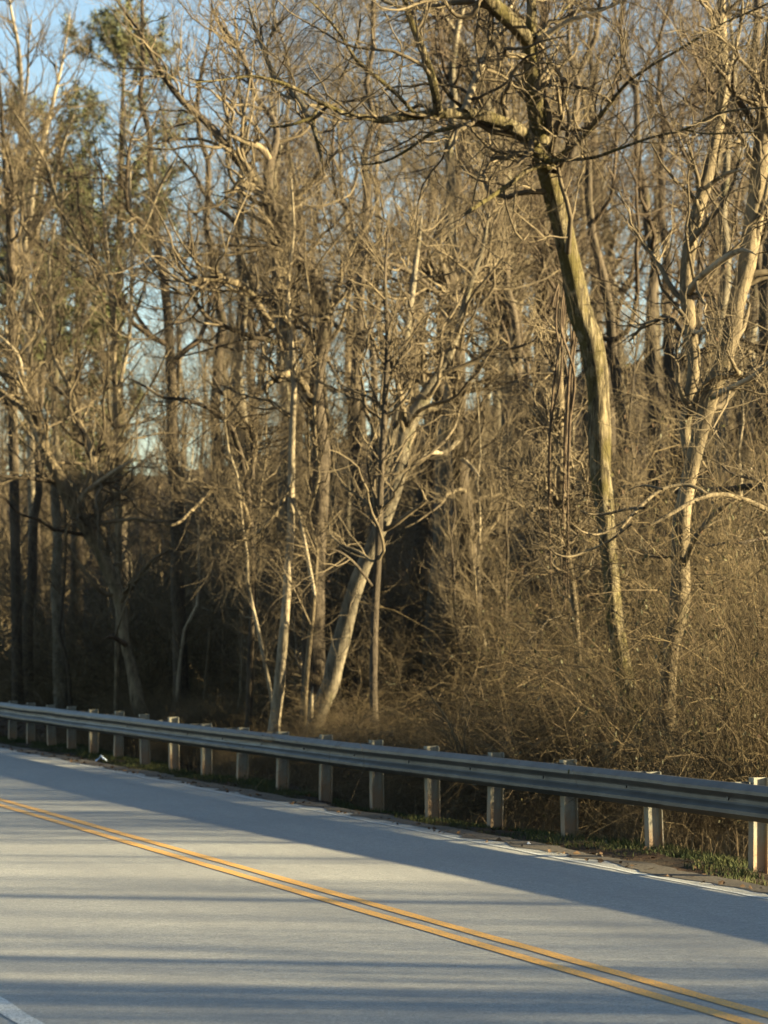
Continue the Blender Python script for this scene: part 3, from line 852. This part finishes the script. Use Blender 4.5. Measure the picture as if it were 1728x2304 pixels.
def under_variant(seed, hgt=8.0):
    rr = np.random.default_rng(seed)
    K = 14
    ns = rr.integers(2, 5)
    P = []; Rr = []
    for k in range(ns):
        d = norm(np.array([rr.normal() * .45, rr.normal() * .45, 1.0]))
        p = np.zeros((K, 3)); c_ = np.array([rr.normal() * .12, rr.normal() * .12, -.25]); p[0] = c_
        for i in range(1, K):
            d = norm(d + rr.normal(size=3) * .2 + np.array([0, 0, .03]))
            c_ = c_ + d * hgt / (K - 1) * (1 if k == 0 else .8)
            p[i] = c_
        P.append(p); Rr.append((.075 if k == 0 else .05) * (1 - .8 * np.linspace(0, 1, K)) * rr.uniform(.8, 1.3))
    P = np.stack(P); Rr = np.stack(Rr)
    tm = mesh('under_trunk', [tubes(P, Rr, 8)], M['mid'])
    a1, b1 = spawn(P, Rr, 55, (1.2, 3.6), (25, 65), 9, rr, .15, .2, .26, .65, .04, .011)
    a2, b2 = spawn(a1, b1, 420, (.6, 1.7), (25, 60), 6, rr, .1, .15, .19, .65, .014, .005)
    a3, b3 = spawn(a2, b2, 1900, (.25, .8), (20, 60), 4, rr, .1, .25, .15, .8, .006, .003)
    cm = mesh('under_crown', [tubes(a1, b1, 5), tubes(a2, b2, 3), tubes(a3, b3, 3)], M['twig'])
    return tm, cm


def sapling_variant(seed, hgt=7.0, m_=None):
    rr = np.random.default_rng(seed)
    K = 16; tt = np.linspace(0, 1, K)
    wob = np.cumsum(rr.normal(size=(K, 2)) * .05, axis=0); wob -= wob[:1]
    P = np.concatenate([wob + tt[:, None] * rr.normal(size=(1, 2)) * .35, (tt * hgt - .2)[:, None]], 1)
    rad = .042 * (1 - .8 * tt)
    q = np.concatenate([P, rad[:, None]], 1)
    tm = trunk_mesh('sapling_trunk', q, np.zeros(3), m_ or M['mid'], 7, .08, rr)
    a1, b1 = spawn(P[None], rad[None], 26, (.6, 1.8), (30, 70), 6, rr, .25, .4, .15, .5, .015, .006)
    a2, b2 = spawn(a1, b1, 160, (.3, .9), (20, 60), 4, rr, .1, .3, .15, .7, .007, .0035)
    a3, b3 = spawn(a2, b2, 500, (.15, .5), (20, 60), 3, rr, .1, .3, .15, .7, .005, .003)
    cm = mesh('sapling_crown', [tubes(a1, b1, 4), tubes(a2, b2, 3), tubes(a3, b3, 3)], M['twig'])
    return tm, cm


talls = [tall_variant(100 + k, barkm=(M['mid'], M['grey'], M['brown'])[k % 3], twm=(M['twig_far'], M['twig'], M['twig_brown'])[k % 3], r=(.16, .24, .13, .2, .15, .27)[k]) for k in range(6)]
unders = [under_variant(200 + k) for k in range(5)]
saps = [sapling_variant(300 + k, m_=(M['mid'], M['pale'], M['brown'])[k % 3]) for k in range(4)]


def place(kind, data, x, y, sc, rz, label, cat, group, lean=0):
    root = link(kind, None, loc=(x, y, float(terr(x, y))), label=label, cat=cat, group=group)
    root.rotation_euler = (random.gauss(0, .035) + 0, random.gauss(0, .035) + lean, rz)
    root.scale = (sc, sc, sc)
    link('trunk', data[0], parent=root)
    link('crown', data[1], parent=root, kind='stuff')
    return root


def inframe(y, lo=-0.15, hi=0.15):
    return random.uniform(lo, hi) * y


# tall trees, stratified in depth
rows = 0
occupied = []


def far_enough(x, y, d):
    for a, b_ in occupied:
        if (a - x) ** 2 + (b_ - y) ** 2 < d * d:
            return False
    occupied.append((x, y))
    return True


LT = 'tall slender bare grey-brown tree standing deep in the woods behind the guardrail'
n = 0
tries = 0
while n < 70 and tries < 4000:
    tries += 1
    y = 58 + 120 * random.random() ** 0.9
    x = inframe(y)
    if x < -0.07 * y and random.random() < .3:
        continue
    if y * SA + x * CA < 15 or not far_enough(x, y, 1.3):
        continue
    sc = random.uniform(.62, 1.0) * (1.0 + (y - 58) / 260)
    if x < -0.05 * y:
        sc = min(sc, (y * (.125 + .07 * sst(-.15, -.05, x / y) - .03) - float(terr(x, y))) / 19.0)
    place('tall_tree', talls[random.randrange(6)], x, y, sc, random.uniform(0, 6.28), LT, 'tree', 'tall bare trees deep in the woods')
    n += 1
LU = 'low bushy bare tree with spreading twiggy stems filling the woods behind the guardrail'
n = 0; tries = 0
while n < 56 and tries < 3000:
    tries += 1
    y = 48 + 75 * random.random()
    x = inframe(y, -.145, .145)
    if y * SA + x * CA < 14.5 or not far_enough(x, y, 1.0):
        continue
    place('understorey_tree', unders[random.randrange(5)], x, y, random.uniform(.5, 1.0) * (.75 + y / 200), random.uniform(0, 6.28), LU, 'tree', 'low bushy trees filling the woods')
    n += 1
LS = 'thin upright sapling among the taller trees behind the guardrail'
n = 0; tries = 0
while n < 80 and tries < 3000:
    tries += 1
    y = 46 + 70 * random.random() ** 1.3
    x = inframe(y, -.14, .14)
    if y * SA + x * CA < 13.5 or not far_enough(x, y, .7):
        continue
    place('sapling', saps[random.randrange(4)], x, y, random.uniform(.7, 1.5), random.uniform(0, 6.28), LS, 'sapling', 'thin saplings in the woods')
    n += 1
thick = [tall_variant(170 + k, barkm=(M['brown'], M['grey'])[k % 2], twm=M['twig_brown'], dens=.3, r=(.24, .29, .2)[k], start=.45) for k in range(3)]
for k, (xi, y) in enumerate([(60, 71), (140, 66), (415, 60), (480, 66), (565, 62), (785, 58), (905, 61), (965, 54), (1100, 57), (1215, 63), (1250, 75), (1440, 55), (1478, 66), (1600, 58), (1672, 63), (1705, 52), (640, 72), (830, 70)]):
    place('thick_trunked_tree', thick[k % 3], (xi - 864) / F * y, y, (.85 if xi > 350 else .6) * random.uniform(.9, 1.1), random.uniform(0, 6.28), LT, 'tree', 'thick trunked trees deep in the woods')
# trees of the same wood to the right of the frame: they shade the road and the trees
LR = 'bare tree of the same woods standing just outside the right edge of the picture'
sparse = [tall_variant(150 + k, barkm=M['mid'], dens=.28, r=(.15, .22, .19)[k]) for k in range(3)]
for (x, y, sc, k) in [(34, 12, .7, 0), (30, 11.3, .6, 1), (41, 10.6, .7, 2), (46, 8.6, .8, 0), (52, 14, .8, 1), (40, 15.6, .8, 2), (25, 12.6, .5, 0), (66, 9.5, .9, 1), (70, 12.5, .9, 2),
                      (38, 20.5, .8, 0), (58, 20, .9, 1), (28, 24, .7, 0), (47, 27, .9, 2), (62, 35, .9, 1), (32, 11.8, .7, 0), (37, 10.6, .7, 1), (50, 8.3, .8, 2), (43, 8.8, .8, 1), (75, 25, 1.0, 0)]:
    place('edge_tree', sparse[k], x, y, sc, random.uniform(0, 6.28), LR, 'tree', 'trees of the woods right of the frame')
for (x, y, sc, k) in [(24, 12.3, .5, 2), (27, 11.4, .5, 3), (29, 12.8, .55, 5), (31, 12.4, .65, 0), (44, 9.4, .7, 2), (53, 13.0, .8, 4), (27, 10.2, .5, 1)]:
    place('edge_tree', talls[k], x, y, sc, random.uniform(0, 6.28), LR, 'tree', 'trees of the woods right of the frame')
LQ = 'low bushy tree of the same woods just outside the right edge of the picture'
for k in range(20):
    y = random.uniform(50, 95)
    x = .16 * y + random.uniform(0, 16)
    place('understorey_tree', unders[k % 5], x, y, random.uniform(.6, 1.0), random.uniform(0, 6.28), LQ, 'tree', 'low trees right of the frame')

# ------------------------------------------------------------------ brush
def thicket_variant(seed, n=150, h=1.6, spread=1.0, leaf=900, leafm=None, stemm=None, arch=.9):
    rr = np.random.default_rng(seed)
    K = 8
    P = np.zeros((n, K, 3)); P[:, 0, :2] = rr.normal(size=(n, 2)) * spread * .35; P[:, 0, 2] = -.1
    d = norm(np.stack([rr.normal(size=n) * .5, rr.normal(size=n) * .5, np.ones(n)], 1))
    L = rr.uniform(.6, 1.5, (n, 1)) * h
    for i in range(1, K):
        d = norm(d + rr.normal(size=(n, 3)) * .2 + np.array([0, 0, -.16 * arch * i / 3]))
        P[:, i] = P[:, i - 1] + d * L / (K - 1) * 1.3
    Rr = rr.uniform(.002, .006, (n, 1)) * (1 - .7 * np.linspace(0, 1, K))[None]
    a2, b2 = spawn(P, Rr, n * 6, (.25, .8), (20, 70), 4, rr, .15, .1, .25, .7, .004, .002)
    a3, b3 = spawn(a2, b2, n * 10, (.1, .35), (20, 70), 3, rr, .1, .05, .25, .7, .003, .0016)
    st = mesh('thicket_stems', [tubes(P, Rr, 4), tubes(a2, b2, 3), tubes(a3, b3, 3)], stemm or M['tangle'])
    lf = None
    if leaf:
        c_ = a2[rr.integers(0, len(a2), leaf), rr.integers(1, 4, leaf)] + rr.normal(size=(leaf, 3)) * .02
        lf = mesh('thicket_leaves', [cards(c_, .017, rr)], leafm or M['oliveleaf'], smooth=False)
    return st, lf


th_olive = [thicket_variant(400 + k, leaf=1500) for k in range(3)]
th_brown = [thicket_variant(410 + k, leaf=800, leafm=M['deadleaf'], stemm=M['tangle']) for k in range(3)]
th_gold = [thicket_variant(430 + k, n=110, h=1.7, leaf=0, stemm=M['straw'], arch=1.3) for k in range(2)]
th_straw = [thicket_variant(420 + k, n=220, h=.9, leaf=0, stemm=M['straw'], arch=.6) for k in range(3)]


def bush(kind, data, x, y, sc, label, group, szz=1.0, z=None):
    root = link(kind, None, loc=(x, y, float(terr(x, y)) if z is None else z), label=label, cat='shrub', group=group)
    root.rotation_euler = (0, 0, random.uniform(0, 6.28))
    root.scale = (sc, sc, sc * szz)
    link('stems', data[0], parent=root, kind='stuff')
    if data[1]:
        link('leaves', data[1], parent=root, kind='stuff')


# right-hand mound of olive thicket, seen at x > 1080 px
LO = 'olive leaved tangled shrub in the thicket mound on the right behind the guardrail'
for k in range(58):
    s = random.uniform(25, 37)
    p = random.uniform(13.2, 19.0)
    x, y, _ = PS(p, s)
    xi = 864 + F * x / y
    if not 1040 < xi < 1800:
        continue
    szz = .45 + 1.35 * ((min(xi, 1728) - 1040) / 690) ** 1.5 * random.uniform(.75, 1.15) * 1.1
    bush('tangled_shrub', th_gold[k % 2] if k % 3 == 0 else th_olive[k % 3] if random.random() < .55 else th_brown[k % 3], x, y, random.uniform(1.0, 1.5), LO.replace('olive leaved ', ''), 'tangled shrubs of the right-hand thicket', szz)
for k in range(46):  # unseen shrubs added to the right so the thicket's lower part is shaded
    x = random.uniform(6.2, 16); y = random.uniform(28.5, 42)
    if abs(x / y) < .15 or x * CA + y * SA < 15.2:
        continue
    bush('tangled_shrub', th_brown[k % 3], x, y, random.uniform(1.1, 1.5), 'tangled shrub added to shade the thicket from past the right edge of the picture', 'thicket shrubs right of the frame')
LB = 'low brown bramble growing on the bank just behind the guardrail'
for k in range(75):
    s = random.uniform(24, 58)
    p = random.uniform(12.9, 15.0)
    x, y, _ = PS(p, s)
    bush('bramble', th_brown[k % 3], x, y, random.uniform(.3, .6), LB, 'brambles on the bank behind the rail')
LG = 'clump of dry straw coloured weeds by the feet of the guardrail posts'
for k in range(70):
    s = random.uniform(22, 58)
    p = random.uniform(12.0, 13.6)
    x, y, _ = PS(p, s)
    bush('dry_weed_clump', th_straw[k % 3], x, y, random.uniform(.3, .65), LG, 'dry weed clumps by the guardrail')
LD = 'dark undergrowth shrub on the woodland floor between the trunks'
for k in range(85):
    y = random.uniform(46, 84); x = inframe(y, -.14, .14)
    if y * SA + x * CA < 14.5:
        continue
    bush('undergrowth_shrub', (th_brown + th_olive)[k % 6], x, y, random.uniform(1.1, 2.0), LD, 'undergrowth shrubs between the trunks')
# the pale spray of dry stalks beside the guardrail
rr = np.random.default_rng(90)
wp = px(1030, 1700, 34.5)
wroot = link('dry_weed_spray', None, loc=(wp[0], wp[1], float(terr(wp[0], wp[1]))), label='tall pale dry weed stalk leaning left above the guardrail near the middle', cat='weed')
wb = np.array(wroot.location)
Ps, Rs = [], []
for poly in ([(1040, 1720, 6), (1020, 1650, 5), (1000, 1610, 5), (975, 1575, 4), (960, 1553, 3)], [(1045, 1720, 5), (1030, 1660, 4), (1005, 1625, 4), (975, 1605, 3)], [(1050, 1720, 5), (1045, 1650, 4), (1060, 1590, 3), (1035, 1545, 3)], [(1035, 1720, 5), (1010, 1660, 4), (985, 1640, 3)]):
    q = curve_pts(poly, 34.5, dY=rr.uniform(-.4, .4), K=12)
    Ps.append(q[:, :3] - wb); Rs.append(q[:, 3])
Ps = np.stack(Ps); Rs = np.stack(Rs)
a2, b2 = spawn(Ps, Rs, 60, (.1, .4), (20, 60), 5, rr, .3, .2, .2, .6, .006, .003)
link('stalks', mesh('weed_stalks', [tubes(Ps, Rs, 5), tubes(a2, b2, 3)], M['straw']), parent=wroot)

# verge grass: blades
def blades(n, pr, sr, h, material, name, seed, label):
    rr = np.random.default_rng(seed)
    s = rr.uniform(*sr, n); p = pr[0] + (pr[1] - pr[0]) * rr.beta(2, 2, n)
    keep = vnoise(s * .9, p * 2.2, seed) > .33
    s = s[keep]; p = p[keep]; n = len(s)
    X = p * CA - s * SA; Y = p * SA + s * CA
    c_ = np.stack([X, Y, terr(X, Y) - .01], 1)
    hh = rr.uniform(*h, (n, 1)) * (0.5 + vnoise(s * 1.5, p * 3, seed + 1))[:, None]
    a = rr.uniform(0, 6.28, n); wd = .004
    sd_ = np.stack([np.cos(a), np.sin(a), np.zeros(n)], 1) * wd
    ln_ = np.stack([rr.normal(size=n), rr.normal(size=n), np.zeros(n)], 1) * .45
    mid = c_ + np.array([0, 0, 1]) * hh * .6 + ln_ * hh * .35
    tip = c_ + np.array([0, 0, 1]) * hh * .9 + ln_ * hh
    v = np.stack([c_ - sd_, c_ + sd_, mid + sd_ * .8, mid - sd_ * .8, tip + sd_ * .1, tip - sd_ * .1], 1).reshape(-1, 3)
    i = np.arange(n)[:, None] * 6
    q = np.concatenate([i + np.array([[0, 1, 2, 3]]), i + np.array([[3, 2, 4, 5]])], 0)
    link(name, mesh(name, [(v, q)], material, smooth=False), kind='stuff', label=label, cat='grass')


blades(42000, (10.45, 11.9), (20, 60), (.03, .09), M['grass'], 'verge_grass', 61, 'short green grass strip along the foot of the guardrail')
blades(34000, (11.3, 15.5), (20, 60), (.10, .38), M['straw'], 'dry_grass', 62, 'dry straw coloured grass on the bank behind the guardrail')

# leaf litter
rr = np.random.default_rng(70)
nL = 45000
yy = 38 + 60 * rr.uniform(0, 1, nL) ** 1.2
xx = rr.uniform(-.15, .15, nL) * yy
k_ = (xx * CA + yy * SA) > 12.0
xx = xx[k_]; yy = yy[k_]
cc = np.stack([xx, yy, terr(xx, yy) + .02], 1)
link('leaf_litter', mesh('leaf_litter', [cards(cc, .075, rr, flat=.6)], M['deadleaf'], smooth=False), kind='stuff', label='fallen brown leaves over the woodland floor', cat='leaves')
sv_ = rr.uniform(20, 60, 1700); pv_ = 9.7 + np.abs(rr.normal(size=1700)) * 1.1
cc = np.stack([pv_ * CA - sv_ * SA, pv_ * SA + sv_ * CA], 1)
cc = np.concatenate([cc, (np.maximum(terr(cc[:, 0], cc[:, 1]), np.where(pv_ < 9.95, 0.0, -9)) + .012)[:, None]], 1)
link('verge_leaves', mesh('verge_leaves', [cards(cc, .036, rr, flat=.7)], M['deadleaf'], smooth=False), kind='stuff', label='dead leaves blown along the road edge', cat='leaves')
# stones and grit along the pavement edge
rr = np.random.default_rng(71)
nG = 12000
s = rr.uniform(18, 60, nG); p = 9.95 + np.abs(rr.normal(size=nG)) * .2
X = p * CA - s * SA; Y = p * SA + s * CA
cc = np.stack([X, Y, np.maximum(terr(X, Y) + .006, np.where(p < 9.9, 0.001, -9))], 1)
tet = np.array([[1, 0, 0], [-.5, .87, 0], [-.5, -.87, 0], [0, 0, 1.1]])
sz = rr.uniform(.004, .016, (nG, 1, 1)); a = rr.uniform(0, 6.28, nG)
rot = np.zeros((nG, 3, 3)); rot[:, 0, 0] = np.cos(a); rot[:, 0, 1] = -np.sin(a); rot[:, 1, 0] = np.sin(a); rot[:, 1, 1] = np.cos(a); rot[:, 2, 2] = 1
v = (np.einsum('nij,kj->nki', rot, tet) * sz + cc[:, None]).reshape(-1, 3)
i = np.arange(nG)[:, None] * 4
q = np.concatenate([i + np.array([[0, 1, 3]]), i + np.array([[1, 2, 3]]), i + np.array([[2, 0, 3]])], 0)
link('roadside_grit', mesh('roadside_grit', [(v, q)], M['gravel'], smooth=False), kind='stuff', label='loose grit along the pavement edge', cat='grit')

# litter scraps
m, t, b = mat('white_card'); b.inputs['Base Color'].default_value = (.72, .72, .72, 1); b.inputs['Roughness'].default_value = .6
M['card'] = m
m, t, b = mat('pale_plastic'); b.inputs['Base Color'].default_value = (.50, .58, .72, 1); b.inputs['Roughness'].default_value = .4
M['plastic'] = m


def scrap(name, x, y, Y, sz, material, label, cat, seed):
    rr = np.random.default_rng(seed)
    P = px(x, y, Y)
    g = 7
    u, v_ = np.meshgrid(np.linspace(-1, 1, g), np.linspace(-1, 1, g), indexing='ij')
    zz = np.abs(u) * .8 + rr.normal(size=u.shape) * .12
    V = np.stack([u + rr.normal(size=u.shape) * .08, v_ * .7 + rr.normal(size=u.shape) * .08, 1.0 - zz], -1).reshape(-1, 3) * sz
    k = np.arange(g * g).reshape(g, g)
    q = np.stack([k[:-1, :-1], k[1:, :-1], k[1:, 1:], k[:-1, 1:]], -1).reshape(-1, 4)
    me = mesh(name, [(V, q)], material, smooth=False)
    o = link(name, me, loc=(P[0], P[1], float(terr(P[0], P[1])) + .01), label=label, cat=cat)
    sm = o.modifiers.new('thickness', 'SOLIDIFY'); sm.thickness = .002
    return o


Ye = 28.6
scrap('litter_scrap', 1190, 1906, 27.6, .045, M['card'], 'folded white scrap of litter at the road edge near the right posts', 'litter', 5)
scrap('plastic_bag', 228, 1672, 47.5, .10, M['plastic'], 'pale blue plastic bag on the ground behind the left posts', 'litter', 6)


# ------------------------------------------------------------------ labels of the repeated plants
landmarks = [(-200, 'the left picture edge'), (225, 'the far left leaning tree'), (640, 'the slim sunlit tree'), (850, 'the dark slender tree'), (1040, 'the broken topped tree'), (1150, 'the straight grey tree'), (1350, 'the forked tree'), (1540, 'the twin stemmed tree'), (1950, 'the right picture edge')]
words = {'thick_trunked_tree': 'thick dark tree', 'tall_tree': 'tall bare tree', 'understorey_tree': 'low bushy tree', 'sapling': 'thin sapling', 'tangled_shrub': 'tangled shrub', 'bramble': 'brown bramble', 'dry_weed_clump': 'dry weed clump', 'undergrowth_shrub': 'dark undergrowth shrub', 'edge_tree': 'tall tree'}
ords = ['first', 'second', 'third', 'fourth', 'fifth', 'sixth', 'seventh', 'eighth', 'ninth', 'tenth', 'eleventh', 'twelfth', 'thirteenth', 'fourteenth', 'fifteenth', 'sixteenth', 'seventeenth', 'eighteenth', 'nineteenth', 'twentieth'] + ['twenty-' + a for a in ('first', 'second', 'third', 'fourth', 'fifth', 'sixth', 'seventh', 'eighth', 'ninth')] + ['thirtieth']
cells = {}
for o in list(col.objects):
    k = o.name.split('.')[0]
    if o.parent is None and k in words and 'group' in o and 'right of the frame' not in o['group']:
        xi = 864 + F * o.location.x / o.location.y
        j = max([i for i, l in enumerate(landmarks[:-1]) if l[0] <= xi] or [0])
        cells.setdefault((k, j, o['group']), []).append((xi, o))
for (k, j, g), lst in cells.items():
    lst.sort(key=lambda a: a[0])
    for i, (xi, o) in enumerate(lst):
        a, b_ = landmarks[j][1], landmarks[j + 1][1]
        o['label'] = f"{ords[min(i, 29)]} {words[k]} from the left between {a.replace('the ', '', 1)} and {b_.replace('the ', '', 1)}"
